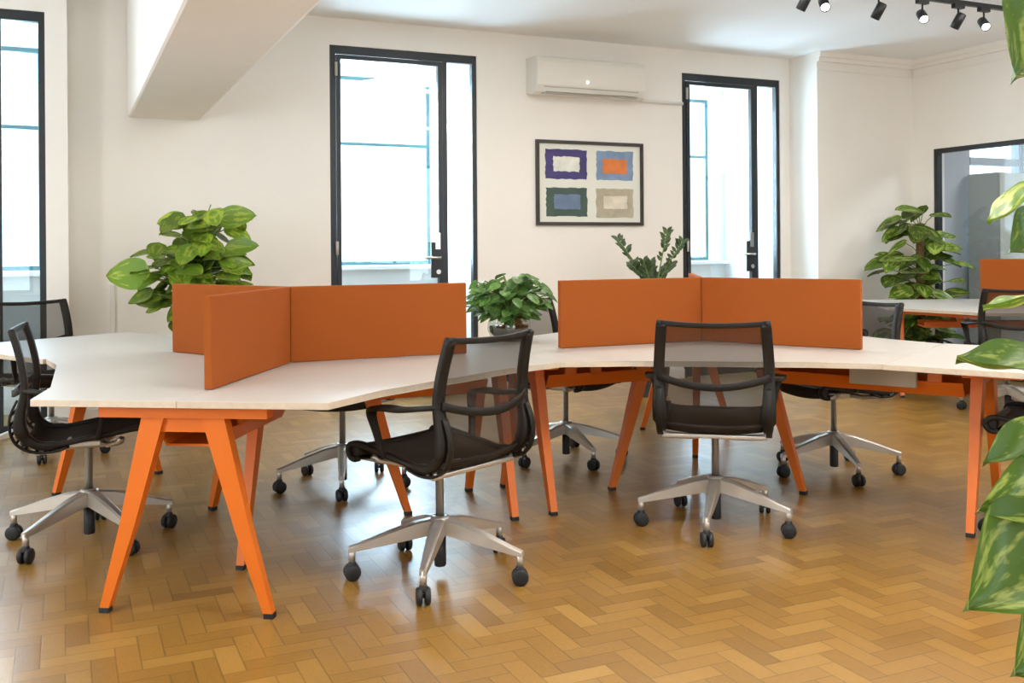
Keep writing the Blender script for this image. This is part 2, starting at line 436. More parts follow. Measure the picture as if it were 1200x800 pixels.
def glazed_door(k, a, c, t, handle=True):
    """steel door leaf with a narrow side light on its right"""
    f = .05; d0, d1 = t + .01, t + .07; m = c - .31
    b = MB()
    b.box(a, a + f, d0, d1, 0, DZ, wallT); b.box(c - f * .8, c, d0, d1, 0, DZ, wallT)
    b.box(a + f, c - f * .8, d0, d1, DZ - .07, DZ, wallT)
    b.box(m, m + .04, d0, d1, 0, DZ - .07, wallT)
    b.box(m + .04, c - f * .8, d0, d1, 0, .06, wallT)
    dr = b.done('door_%d' % k, M['black']); struct(dr)
    b = MB(); d2, d3 = t + .0, t + .045
    b.box(a + f + .005, a + f + .04, d2, d3, .01, DZ - .075, wallT); b.box(m - .045, m - .005, d2, d3, .01, DZ - .075, wallT)
    b.box(a + f + .04, m - .045, d2, d3, .01, .10, wallT); b.box(a + f + .04, m - .045, d2, d3, DZ - .11, DZ - .075, wallT)
    lf = b.done('door_leaf', M['black'], dr)
    b = MB(); b.box(a + f + .04, m - .045, t + .02, t + .026, .10, DZ - .11, wallT); b.done('door_pane', M['glass'], lf)
    b = MB(); b.box(m + .04, c - f * .8, t + .03, t + .036, .06, DZ - .07, wallT); b.done('side_pane', M['glass'], dr)
    b = MB()
    b.box(m - .12, m - .01, t - .02, t + .0, 1.0, 1.3, wallT, bev=.004)
    b.done('lock_plate', M['black'], dr)
    b = MB()
    b.tube([S(m - .06, t - .02, 1.17), S(m - .06, t - .075, 1.17), S(m - .08, t - .08, 1.17), S(m - .21, t - .08, 1.17)], .011, 8)
    b.lathe([(.02, 0), (.02, .012)], 16, S(m - .06, t - .02, 1.05), -NW)
    b.box(m - .085, m - .04, t - .025, t - .018, 1.24, 1.38, wallT)
    b.done('door_handle', M['chrome'], dr)
    b = MB()
    for z in (.4, 1.2, 2.65): b.tube([S(a + f - .0, t - .012, z), S(a + f - .0, t - .012, z + .11)], .012, 8)
    b.done('hinge', M['ac_dark'], dr)
glazed_door(1, -3.354, -2.071, -.312)
glazed_door(2, 0.0, 1.283, 0)
glazed_door(3, 3.393, 4.559, 0)

# windows of the rear wall (behind the camera)
for k, (a, c) in enumerate(((-4.0, -2.4), (-.2, 1.4), (2.8, 4.4))):
    b = MB(); f = .05
    b.box(a, a + f, -9.6, -9.54, .6, 2.8, wallT); b.box(c - f, c, -9.6, -9.54, .6, 2.8, wallT); b.box(a + f, c - f, -9.6, -9.54, .6, .65, wallT)
    b.box(a + f, c - f, -9.6, -9.54, 2.75, 2.8, wallT); b.box((a + c) / 2 - .02, (a + c) / 2 + .02, -9.6, -9.54, .65, 2.75, wallT)
    w = struct(b.done('window_%d' % (4 + k), M['black']))
    b = MB(); b.box(a + f, c - f, -9.575, -9.57, .65, 2.75, wallT); b.done('window_pane', M['glass'], w)

# glass partition in the right wall and the room beyond it
b = MB()
b.box(5.94, 6.0, -.70, -.655, 0, 2.2, wallT); b.box(5.94, 6.0, -5.2, -.70, 2.155, 2.2, wallT); b.box(5.94, 6.0, -5.2, -.70, 0, .06, wallT)
for t in (-2.2, -3.7, -5.2): b.box(5.945, 5.995, t, t + .04, .06, 2.155, wallT)
part = struct(b.done('window_7', M['black']))
for t0, t1 in ((-2.16, -.70), (-3.66, -2.2), (-5.16, -3.7)):
    b = MB(); b.box(5.965, 5.973, t0, t1, .06, 2.155, wallT); b.done('partition_pane', M['glass_cool'], part)
b = MB()
b.box(6.08, 6.72, -.4, -.25, 0, H, wallT); b.box(7.55, 9.5, -.4, -.25, 0, H, wallT)
b.box(6.72, 7.55, -.4, -.25, 0, 1.0, wallT); b.box(6.72, 7.55, -.4, -.25, 2.6, H, wallT)
b.box(9.5, 9.65, -6, -.25, 0, H, wallT); b.box(6.08, 9.65, -6.1, -6, 0, H, wallT)
struct(b.done('wall_side_room', M['grey_paint']))
b = MB()
b.box(6.72, 6.76, -.38, -.32, 1.0, 2.6, wallT); b.box(7.51, 7.55, -.38, -.32, 1.0, 2.6, wallT); b.box(6.76, 7.51, -.38, -.32, 2.56, 2.6, wallT)
b.box(6.76, 7.51, -.38, -.32, 1.0, 1.04, wallT); b.box(6.76, 7.51, -.39, -.31, 2.09, 2.17, wallT)
w = struct(b.done('window_8', M['grey_paint']))
b = MB(); b.box(6.76, 7.51, -.35, -.345, 1.04, 2.56, wallT); b.done('window_pane', M['glass'], w)
area_light('side_room_fill_light', S(7.6, -2.8, 3.05), (0, 0, -1), 1.0, 1.0, 85, (1, .97, .92))  # unseen overhead light added to brighten the room behind the glass

# building across the street: seen only through the windows
fa = empty('neighbour_building', S(.5, 9, -6))
b = MB(); b.box(-14, 18, 9, 9.4, -6, 5.2, wallT); b.done('facade_wall', M['facade'], fa, True)
for i in range(9):
    for z in (.2, 3.2):
        b = MB(); x = -11 + i * 3.0
        b.box(x, x + 1.1, 8.96, 9.0, z, z + 1.7, wallT); b.done('window', M['facade_glass'], fa, True)
        if z == .2:
            b = MB(); b.box(x - .15, x + 1.25, 8.85, 9.0, z - .12, z, wallT); b.done('window_sill', M['facade'], fa, True)
tag(fa, 'pale overexposed building across the street, seen through the tall glazed doors', 'building')
bpy.context.view_layer.update()

# ------------------------------------------------------------------ things fixed to the wall
def wall_root(name, s, t, z): 
    o = empty(name, S(s, t, z)); return o
# air conditioner
ac = empty('air_conditioner', S(2.3, 0, 2.58))
prof = [(0, 2.60), (-.12, 2.585), (-.18, 2.60), (-.215, 2.66), (-.225, 2.72), (-.225, 2.86), (-.21, 2.895), (-.17, 2.91), (0, 2.91)]
b = MB(); b.loft([[S(s, t, z) for t, z in prof] for s in (1.756, 1.77, 2.84, 2.853)], smooth=False)
bpy.context.view_layer.update()
b.done('housing', M['ac'], ac, True)
b = MB(); b.box(1.83, 2.78, -.213, -.205, 2.64, 2.648, wallT); b.box(1.83, 2.78, -.20, -.15, 2.588, 2.596, wallT); b.done('air_outlet', M['ac_dark'], ac, True)
b = MB(); b.ribbon([S(1.85, -.205, 2.605), S(2.3, -.207, 2.605), S(2.76, -.205, 2.605)], NW, .018, .004); b.done('louver', M['ac'], ac, True)
b = MB(); b.lathe([(.008, 0), (.008, .003)], 10, S(2.25, -.225, 2.70), -NW); b.done('indicator_light', M['lamp_on'], ac, True)
tag(ac, 'white wall-mounted air conditioner above the framed print', 'air conditioner')
b = MB(); b.tube([S(2.87, -.03, 2.605), S(3.38, -.03, 2.60)], .016, 8)
tag(b.done('pipe_cover', M['ac']), 'thin white pipe running from the air conditioner to the right door frame', 'pipe')
b = MB(); b.box(-1.655, -1.62, -.028, 0, 0.09, 1.0, wallT, bev=.004)
tag(b.done('cable_trunking', M['ac']), 'slim cream cable trunking on the wall beside the left round-leaved plant', 'cable cover')

# framed print with four blocks of colour
pic = empty('picture_frame', S(2.39, 0, 1.445)); bpy.context.view_layer.update()
p0, p1, q0, q1 = 1.838, 2.942, 1.445, 2.205
b = MB(); f = .03
for a in ((p0, p1, q1 - f, q1), (p0, p1, q0, q0 + f), (p0, p0 + f, q0 + f, q1 - f), (p1 - f, p1, q0 + f, q1 - f)):
    b.box(a[0], a[1], -.03, 0, a[2], a[3], wallT, bev=.002)
b.done('frame', M['frame'], pic, True)
b = MB(); b.box(p0 + f, p1 - f, -.012, -.004, q0 + f, q1 - f, wallT); b.done('mount', M['paper'], pic, True)
pw, ph = p1 - p0, q1 - q0
for (u0, u1, v0, v1), (c1, c2), (a0, a1, b0, b1) in (
        ((.085, .465, .105, .455), ('ink_purple', 'ink_white'), (.155, .395, .19, .365)),
        ((.555, .905, .105, .455), ('ink_blue', 'ink_orange'), (.615, .845, .20, .375)),
        ((.09, .465, .555, .895), ('ink_green', 'ink_steel'), (.16, .40, .635, .81)),
        ((.55, .905, .555, .905), ('ink_sand', 'ink_cream'), (.62, .845, .645, .80))):
    random.seed(int(u0 * 100 + v0 * 10))
    def blk(m, u0, u1, v0, v1, t):
        b = MB(); pts = []
        N = 10
        for i in range(N): pts.append((u0 + (u1 - u0) * i / N, v0))
        for i in range(N): pts.append((u1, v0 + (v1 - v0) * i / N))
        for i in range(N): pts.append((u1 - (u1 - u0) * i / N, v1))
        for i in range(N): pts.append((u0, v1 - (v1 - v0) * i / N))
        pts = [(u + random.uniform(-.005, .005), v + random.uniform(-.006, .006)) for u, v in pts]
        A = [S(p0 + u * pw, t, q1 - v * ph) for u, v in pts]; B_ = [S(p0 + u * pw, t - .0015, q1 - v * ph) for u, v in pts]
        b.loft([A, B_], smooth=False)
        return b
    o = blk(c1, u0, u1, v0, v1, -.0125).done('colour_block', M[c1], pic, True)
    o2 = blk(c2, a0, a1, b0, b1, -.0145).done('colour_block', M[c2], o, False)
tag(pic, 'dark framed abstract print of four coloured rectangles under the air conditioner', 'picture')

# ------------------------------------------------------------------ track lights
TT, TZ = -2.56, 3.03
tr = empty('ceiling_track', S(3.4, TT, TZ)); bpy.context.view_layer.update()
b = MB(); b.box(1.4, 5.7, TT - .018, TT + .018, TZ, TZ + .03, wallT)
b.done('rail', M['black'], tr, True)
for s in (1.9, 3.6, 5.3):
    b = MB(); b.tube([S(s, TT, TZ + .03), S(s, TT, H)], .008, 6)
    b.done('hanger', M['black'], tr, True)
tag(tr, 'black lighting track hung along the ceiling at the top right', 'light track')
spots = [(945, 0), (968, 1), (1032, 0), (1083, 1), (1125, 0), (1155, 1), (1190, 0)]
names_sp = ['dark switched-off spotlight, first from the left on the ceiling track', 'lit spotlight, leftmost glowing one on the ceiling track',
            'dark spotlight between the leftmost and the middle glowing spotlights', 'lit spotlight, middle one of the three glowing on the track',
            'dark spotlight just right of the middle glowing spotlight', 'lit spotlight, rightmost glowing one on the ceiling track',
            'dark spotlight at the right end of the track above the foreground leaves']
for (px, on), lab in zip(spots, names_sp):
    r = (px - 600) / 1150.0
    s = (5.589 * r + .400) / (.91 - .4147 * r)
    base = S(s, TT, TZ)
    rt = empty('spotlight', base); bpy.context.view_layer.update()
    if on: d = Vector((-.10, -.80, -.60)).normalized()
    else: d = Vector((-.38, .25, -.80)).normalized()
    b = MB(); b.box(-.05, .05, -.018, .018, -.03, 0, lambda p: base + EW * p.x + NW * p.y + Vector((0, 0, p.z)))
    b.done('adapter', M['black'], rt, True)
    hc = base + Vector((0, 0, -.12))
    b = MB(); b.tube([base + Vector((0, 0, -.03)), hc + Vector((0, 0, .02))], .007, 6); b.done('stem', M['black'], rt, True)
    b = MB(); R = .034
    b.lathe([(.001, -.058), (R * .8, -.058), (R, -.05), (R, .06), (R * .9, .06), (R * .86, .045), (.001, .045)], 20, hc, d)
    hd = b.done('lamp_head', M['black'], rt, True)
    b = MB(); b.lathe([(.001, .046), (R * .84, .046), (R * .84, .052), (.001, .052)], 20, hc, d)
    b.done('bulb', M['lamp_on'] if on else M['ac_dark'], hd)
    if on:
        ld = bpy.data.lights.new('spotlight_beam', 'SPOT'); ld.energy = 14; ld.spot_size = 1.3; ld.spot_blend = .8; ld.color = (1, .9, .75); ld.shadow_soft_size = .03
        lo = bpy.data.objects.new('spotlight_beam', ld); COL.objects.link(lo)
        lo.matrix_world = Matrix.Translation(hc + d * .07) @ d.to_track_quat('-Z', 'Y').to_matrix().to_4x4()
    tag(rt, lab, 'spotlight', 'spotlights on the ceiling track')

# ------------------------------------------------------------------ desks
TOPZ0, TOPZ1 = .718, .742
def dv(a): return Vector((sin(radians(a)), cos(radians(a)), 0))
TH0 = 6.64
RARM, HW = 1.098, .525
def a_frame(root, c, axis, out):
    """end frame: two splayed flat legs, top rail. c = centre under the end, axis along the frame plane, out = outward"""
    ax = axis.normalized(); ou = out.normalized()
    b = MB()
    pts = [(-.30, .678), (.30, .678), (.30, TOPZ0), (-.30, TOPZ0)]
    b.loft([[c + ax * a + ou * t + Vector((0, 0, z)) for a, z in pts] for t in (-.03, .03)], smooth=False)
    # web plate between the legs
    pts = [(-.10, .628), (.10, .628), (.11, .678), (-.11, .678)]
    b.loft([[c + ax * a + ou * t + Vector((0, 0, z)) for a, z in pts] for t in (-.012, .012)], smooth=False)
    b.done('top_rail', M['orange'], root, True)
    for sg in (-1, 1):
        b = MB(); rings = []
        for z, x, w, th in ((.678, .108, .040, .024), (.60, .128, .038, .024), (.30, .207, .027, .020), (.018, .292, .0165, .0165)):
            p = c + ax * (x * sg) + Vector((0, 0, z))
            rings.append([p + ax * (w * u) + ou * (th * v) for u, v in ((-1, -1), (1, -1), (1, 1), (-1, 1))])
        b.loft(rings, smooth=False)
        lg = b.done('leg', M['orange'], root, True)
        b = MB(); p = c + ax * (.295 * sg)
        b.loft([[p + Vector((0, 0, z)) + ax * (.0165 * u) + ou * (.0165 * v) for u, v in ((-1, -1), (1, -1), (1, 1), (-1, 1))] for z in (0, .018)], smooth=False)
        b.done('foot_cap', M['rubber'], lg, False)
def slab(name, poly, root):
    b = MB(); b.prism(poly, TOPZ0, TOPZ1, bev=.0015)
    o = b.done(name, [M['top'], M['edge']], root, True)
    for f in o.data.polygons:
        if abs(f.normal.z) < .5: f.material_index = 1
        elif f.normal.z < -.5: f.material_index = 1
    return o
def screen(root, P, d, L, z1=1.083, lab=None):
    d = d.normalized(); n_ = Vector((-d.y, d.x, 0)); b = MB(); t = .015
    def T(p): return P + d * p.x + n_ * p.y + Vector((0, 0, p.z))
    b.box(.0087, L, -t, t, TOPZ1 + .002, z1, T, bev=.004)
    o = b.done('privacy_screen', M['felt'], root, True)
    if lab: o['label'] = lab
    return o
def y_desk(P, th, frame_at, label, screens=(0, 1, 2), ext=None):
    root = empty('workstation_desk', P); bpy.context.view_layer.update()
    D = [dv(th + 180), dv(th + 60), dv(th - 60)]       # three arms
    for k in range(3):
        d1, d2 = D[k], D[(k + 1) % 3]
        bis = (d1 + d2).normalized()
        n1 = (bis - d1 * bis.dot(d1)).normalized(); n2 = (bis - d2 * bis.dot(d2)).normalized()
        A1 = P + d1 * RARM; A2 = A1 + n1 * HW; B1 = P + d2 * RARM; B2 = B1 + n2 * HW
        v = B2 - A2; ins = bis * -.055
        I1 = A2 + v * .22 + ins; I2 = A2 + v * .78 + ins
        g = bis * .0012
        poly = [P + g, A1 + g, A2, I1, I2, B2, B1 + g]
        slab('worktop', [(p.x, p.y) for p in poly], root)
    for k in range(3):
        a_frame(root, P + D[k] * frame_at[k], Vector((-D[k].y, D[k].x, 0)), D[k])
        # cable tray along the arm
        d = D[k]; n_ = Vector((-d.y, d.x, 0)); b = MB()
        def T(p): return P + d * p.x + n_ * p.y + Vector((0, 0, p.z))
        end = frame_at[k] - .06
        b.loft([[T(Vector(q)) for q in ((x, -.10, .565), (x, .10, .565), (x, .135, .63), (x, .125, .63), (x, .095, .573), (x, -.095, .573), (x, -.125, .63), (x, -.135, .63))]
                for x in (.36, end)], smooth=False)
        for x in (.45, (.45 + end) / 2, end - .12):
            b.box(x - .03, x + .03, -.132, -.122, .62, TOPZ0, T); b.box(x - .03, x + .03, .122, .132, .62, TOPZ0, T)
        b.done('cable_tray', M['orange'], root, True)
        # central splayed leg below each arm
        b = MB(); rings = []
        for z, x, w, t2 in ((TOPZ0, .34, .038, .024), (.60, .37, .036, .023), (.30, .46, .026, .019), (.018, .55, .016, .016)):
            c = T(Vector((x, 0, z))); rings.append([c + d * (w * u) + n_ * (t2 * v_) for u, v_ in ((-1, -1), (1, -1), (1, 1), (-1, 1))])
        b.loft(rings, smooth=False)
        lg = b.done('leg', M['orange'], root, True)
        b = MB(); c = T(Vector((.553, 0, 0)))
        b.loft([[c + Vector((0, 0, z)) + d * (.016 * u) + n_ * (.016 * v_) for u, v_ in ((-1, -1), (1, -1), (1, 1), (-1, 1))] for z in (0, .018)], smooth=False)
        b.done('foot_cap', M['rubber'], lg, False)
    # hub plate joining the three legs
    b = MB(); b.prism([(P + dv(th + 180 + a) * .32).to_tuple()[:2] for a in range(0, 360, 60)], .69, TOPZ0); b.done('hub_plate', M['orange'], root, True)
    for k in screens: screen(root, P, D[k], .848)
    tag(root, label, 'desk', 'three-way workstation desks')
    return root, D
P0 = Vector((-1.005, 4.39, 0))
P2 = Vector((1.012, 5.262, 0))
d1, D1 = y_desk(P0, TH0, (1.03, .97, 1.44), 'nearest three-way white desk with orange legs and three orange screens, left side')
d2, D2 = y_desk(P2, TH0 + 180, (1.42, 1.03, 1.39), 'three-way white desk with orange screens in the middle, right of the leafy bowl')
b = MB()
_d = D2[2]; _n = Vector((-_d.y, _d.x, 0)) * -1
if _n.y > 0: _n = -_n
Tp = lambda p: P2 + _d * p.x + _n * p.y + Vector((0, 0, p.z))
b.box(.84, 1.14, .142, .175, .60, .685, Tp, bev=.004); b.box(.88, .92, .138, .17, .685, TOPZ0, Tp); b.box(1.06, 1.10, .138, .17, .685, TOPZ0, Tp)
b.done('power_box', M['ac_dark'], d2, True)['label'] = 'grey power box under the worktop'
def extension(P, d, a0, a1, label):
    n_ = Vector((-d.y, d.x, 0)); w = .54
    root = empty('extension_table', P + d * (a0 + .05)); bpy.context.view_layer.update()
    q = [P + d * (a0 + .004) - n_ * w, P + d * a1 - n_ * w, P + d * a1 + n_ * w, P + d * (a0 + .004) + n_ * w]
    slab('worktop', [(p.x, p.y) for p in q], root)
    b = MB()
    def T(p): return P + d * p.x + n_ * p.y + Vector((0, 0, p.z))
    b.box(a0 - .0 + .30, a1 - .12, -.36, -.30, .69, TOPZ0, T); b.box(a0 + .30, a1 - .12, .30, .36, .69, TOPZ0, T)
    b.box(a1 - .18, a1 - .12, -.30, .30, .69, TOPZ0, T)
    b.done('support_rail', M['orange'], root, True)
    tag(root, label, 'table'); return root
extension(P0, D1[2], RARM, 2.15, 'white extension table joined to the left desk, running out of frame at the left')
extension(P2, D2[0], RARM, 2.05, 'white extension table behind the middle orange screens, standing toward the picture wall')
extension(P2, D2[2], RARM, 1.72, 'white extension table joined to the middle desk, running out of frame at the right')

# far desk at the back right
R3 = Vector((4.1, 8.0, 0)); fd = empty('workstation_desk', R3); bpy.context.view_layer.update()
slab('worktop', [(3.05, 7.95), (3.24, 9.12), (4.36, 9.12), (4.92, 8.1), (5.0, 7.0), (4.1, 7.08), (3.50, 7.26)], fd)
a_frame(fd, Vector((3.28, 8.32, 0)), Vector((.32, 1, 0)), Vector((-1, .32, 0)))
a_frame(fd, Vector((4.55, 7.35, 0)), Vector((1, 0, 0)), Vector((0, -1, 0)))
b = MB()
Tf = lambda p: Vector((3.32, 8.1, 0)) + Vector((.985, -.17, 0)) * p.x + Vector((.17, .985, 0)) * p.y + Vector((0, 0, p.z))
b.box(0.05, 1.35, -.10, .10, .575, .59, Tf); b.box(.05, 1.35, -.115, -.10, .575, .625, Tf); b.box(.05, 1.35, .10, .115, .575, .625, Tf)
for x in (.3, .9): b.box(x, x + .05, -.118, -.108, .62, TOPZ0, Tf); b.box(x, x + .05, .108, .118, .62, TOPZ0, Tf)
b.done('cable_tray', M['orange'], fd, True)
b = MB()
Tr = lambda p: Vector((3.14, 7.93, 0)) + Vector((.50, -.866, 0)) * p.x + Vector((.866, .50, 0)) * p.y + Vector((0, 0, p.z))
b.box(.02, .66, .03, .06, .69, TOPZ0, Tr); b.done('support_rail', M['orange'], fd, True)
screen(fd, Vector((4.55, 7.9, 0)), Vector((-.60, .45, 0)), .72, 1.125)
screen(fd, Vector((4.55, 7.9, 0)), Vector((.05, -1, 0)), .72, 1.125)
tag(fd, 'white desk with orange frame and screen at the back right by the glass partition', 'desk', 'three-way workstation desks')

# ------------------------------------------------------------------ office chair
def make_chair():
    root = empty('office_chair')
    # five-star base, arms from hub to caster stems
    R = .335
    b = MB()
    b.lathe([(.036, .15), (.042, .155), (.042, .205), (.034, .222), (.022, .226), (.022, .15)], 20)
    for k in range(5):
        a = radians(72 * k); d = Vector((sin(a), cos(a), 0)); n_ = Vector((-d.y, d.x, 0)); rings = []
        for x, zt, zb, w in ((.02, .218, .158, .026), (.10, .205, .145, .024), (.20, .175, .128, .020), (.30, .140, .112, .015), (R + .012, .126, .105, .012)):
            rings.append([d * x + n_ * (w * u) + Vector((0, 0, z)) for u, z in ((-1, zb), (1, zb), (1, zt - .006), (.55, zt), (-.55, zt), (-1, zt - .006))])
        b.loft(rings, smooth=False)
        b.tube([d * R + Vector((0, 0, .12)), d * R + Vector((0, 0, .066))], .013, 10)
    base = b.done('star_base', M['alu'], root)
    for k in range(5):
        a = radians(72 * k); d = Vector((sin(a), cos(a), 0)); sw = radians(72 * k + 40 + 25 * k); h = Vector((cos(sw), sin(sw), 0))
        b = MB(); c = d * R + Vector((0, 0, .031))
        for sg in (-1, 1):
            b.lathe([(.008, -.010), (.026, -.010), (.031, -.006), (.031, .006), (.026, .010), (.008, .010)], 18, c + h * (.015 * sg), h)
        b.tube([c + h * -.012, c + h * .012], .008, 8)
        b.lathe([(.018, 0), (.021, .006), (.014, .022), (.012, .028)], 12, d * R + Vector((0, 0, .046)))
        b.done('caster', M['rubber'], base)
    b = MB(); b.lathe([(.016, .20), (.016, .40), (.02, .40), (.02, .425)], 16); b.done('gas_column', M['alu'], root)
    b = MB(); b.lathe([(.001, .03), (.021, .03), (.023, .035), (.023, .155), (.001, .155)], 16); b.done('column_sleeve', M['rubber'], root)
    # mechanism and cross arms
    b = MB()
    b.box(-.05, .05, -.09, .07, .405, .445, bev=.012)
    for sg in (-1, 1):
        b.ribbon([Vector((0, -.07, .425)), Vector((sg * .10, -.12, .418)), Vector((sg * .20, -.165, .430)), Vector((sg * .222, -.17, .445))], (0, 1, 0), [.022, .02, .018, .014], .010)
        b.ribbon([Vector((0, .05, .425)), Vector((sg * .11, .09, .425)), Vector((sg * .20, .13, .452)), Vector((sg * .215, .14, .47))], (0, 1, 0), [.022, .018, .015, .012], .009)
    b.box(-.222, .222, -.19, -.165, .422, .44, bev=.005)
    b.done('mechanism', M['alu'], root)
    # side profile of the seat shell: (y, z)
    prof = [(.215, .448), (.245, .452), (.262, .477), (.248, .502), (.20, .508), (.10, .493), (0, .478), (-.10, .462), (-.165, .462), (-.21, .487), (-.238, .530),
            (-.240, .59), (-.228, .65), (-.223, .71), (-.233, .79), (-.249, .86), (-.268, .924)]
    sp = smooth_path(prof, 3); n = len(sp)
    def hw(i):   # half width along the profile
        y, z = sp[i]
        return .225 if z < .5 else .225 + .006 * sin(pi * (z - .5) / .45) - .012 * max(0, (z - .72) / .24)
    for sg in (-1, 1):
        b = MB()
        pts = [Vector((sg * hw(i), sp[i][0], sp[i][1])) for i in range(n)]
        ws = []; ths = []
        for y, z in sp:
            k = math.exp(-((z - .53) / .09) ** 2) if y < -.1 else 0
            ws.append((.023 if y < -.1 and z > .5 else .015) + .008 * k); ths.append((.013 if y < -.1 and z > .5 else .010) + .010 * k)
        b.ribbon(pts, (1, 0, 0), ws, ths)
        b.done('side_frame', M['plastic'], root)
        # flexible ladder spine behind the bend
        b = MB(); lad = [(-.06, .452), (-.13, .435), (-.20, .440), (-.255, .475), (-.277, .53), (-.275, .59), (-.250, .65)]
        ls = smooth_path(lad, 3)
        b.ribbon([Vector((sg * .228, y, z)) for y, z in ls], (1, 0, 0), .013, .0045)
        inn = smooth_path([(-.10, .470), (-.165, .470), (-.21, .487), (-.238, .530), (-.240, .59), (-.228, .65)], 3)
        for i in range(2, 16, 2):
            y0, z0 = ls[min(i + 1, len(ls) - 1)]; y1, z1 = inn[min(i, len(inn) - 1)]
            b.tube([Vector((sg * .228, y0, z0)), Vector((sg * .228, y1, z1))], .006, 6)
        b.done('flex_spine', M['plastic'], root)
    # stretched mesh
    def sheet(i0, i1, m_, nm):
        b = MB(); NX = 10; bm = b.bm; grid = []
        for i in range(i0, i1):
            y, z = sp[i]; row = []
            ty, tz = sp[min(i + 1, n - 1)][0] - sp[max(i - 1, 0)][0], sp[min(i + 1, n - 1)][1] - sp[max(i - 1, 0)][1]
            L = math.hypot(ty, tz); ny, nz = tz / L, -ty / L      # normal pointing back/down
            for j in range(NX + 1):
                u = -1 + 2 * j / NX; sag = .022 * (1 - u * u)
                dip = .010 * (1 - u * u) * max(0, (z - .85) / .07)
                row.append(bm.verts.new((u * (hw(i) - .004), y + -abs(ny) * sag * (1 if z > .52 else 0), z - (abs(nz) * sag if z < .52 else 0) - dip)))
            grid.append(row)
        for a in range(len(grid) - 1):
            for j in range(NX): b._f([grid[a][j], grid[a][j + 1], grid[a + 1][j + 1], grid[a + 1][j]], True)
        return b.done(nm, m_, root)
    isplit = min(range(n), key=lambda i: abs(sp[i][1] - .50) + (5 if sp[i][0] > -.1 else 0))
    st = sheet(0, isplit + 1, M['seatmesh'], 'seat')
    md = st.modifiers.new('thickness', 'SOLIDIFY'); md.thickness = .006
    sheet(isplit, n, M['mesh'], 'backrest')
    # top rail of the back
    b = MB(); y, z = sp[-1]
    b.ribbon([Vector((u * .225, y - .022 * (1 - u * u), z - .010 * (1 - u * u) + .002)) for u in [-1 + i / 6 for i in range(13)]], (0, 1, 0), .007, .011)
    b.lathe([(.001, -.012), (.014, -.01), (.014, .01), (.001, .012)], 12, Vector((-.225, y, z)), (1, 0, 0))
    b.lathe([(.001, -.012), (.014, -.01), (.014, .01), (.001, .012)], 12, Vector((.225, y, z)), (1, 0, 0))
    b.done('back_rail', M['plastic'], root)
    # lumbar band
    b = MB(); b.ribbon([Vector((u * .232, -.238 - .05 * (1 - u * u), .695 - .040 * (1 - u ** 2))) for u in [-1 + i / 7 for i in range(15)]], (0, 0, 1), .015, .006)
    b.done('lumbar_band', M['plastic'], root)
    # loop armrests
    for sg in (-1, 1):
        b = MB()
        path = [(sg * .235, -.235, .690), (sg * .262, -.17, .683), (sg * .275, -.08, .672), (sg * .278, .0, .672), (sg * .276, .06, .664), (sg * .272, .082, .640),
                (sg * .262, .070, .58), (sg * .250, .058, .52), (sg * .236, .05, .478)]
        sm = smooth_path(path, 4)
        ws = [.013 + .021 * math.exp(-((i - 13) / 7.0) ** 2) for i in range(len(sm))]
        b.ribbon([Vector(p) for p in sm], (1, 0, 0) if False else (sg * 1, .0, .0), ws, [.009] * len(sm))
        b.done('armrest', M['plastic'], root)
    # front roll of the seat
    b = MB(); b.ribbon([Vector((u * .225, .238, .477 - .004 * (1 - u * u))) for u in [-1 + i / 4 for i in range(9)]], (0, 1, 0), .020, .020)
    b.done('seat_nose', M['plastic'], root)
    return root
CH = []
chairs = [
    # x, y, facing (deg clockwise from view), base rotation, label
    (-.285, 3.775, -50, 42, 'dark mesh office chair in the centre foreground, turned to the left desk'),
    (-1.835, 4.24, 70, 57, 'dark mesh office chair in the left foreground, side view with seat under the desk corner'),
    (.905, 4.40, 13, 54, 'dark mesh office chair with its back squarely to the viewer, right of centre'),
    (-.904, 5.19, 187, 27, 'office chair behind the left desk, only column, star base and casters showing'),
    (.311, 5.80, 127, 12, 'office chair behind the seam of the two desks, just right of the leafy bowl'),
    (1.77, 5.42, 249, 33, 'grey mesh office chair behind the right end of the middle desk screen'),
    (-2.86, 6.08, 128, 20, 'office chair at the far left beside the leftmost glazed door'),
    (2.377, 4.249, -53, 52, 'office chair at the right edge, half hidden by the foreground leaves'),
    (3.62, 7.18, 12, 30, 'office chair at the right edge drawn up to the back right desk'),
    (2.78, 8.72, 72, 48, 'office chair whose top just shows over the right screen, near the far wall'),
]
proto = None
for i, (x, y, fa_, br, lab) in enumerate(chairs):
    if proto is None: proto = make_chair(); c = proto
    else: c = copy_tree(proto)
    c.location = (x, y, 0); c.rotation_euler = (0, 0, -radians(fa_))
    for ch in [o for o in bpy.data.objects if o.parent == c]:
        if ch.name.startswith('star_base'): ch.rotation_euler = (0, 0, -radians(br - fa_))
    tag(c, lab, 'chair', 'mesh office chairs')

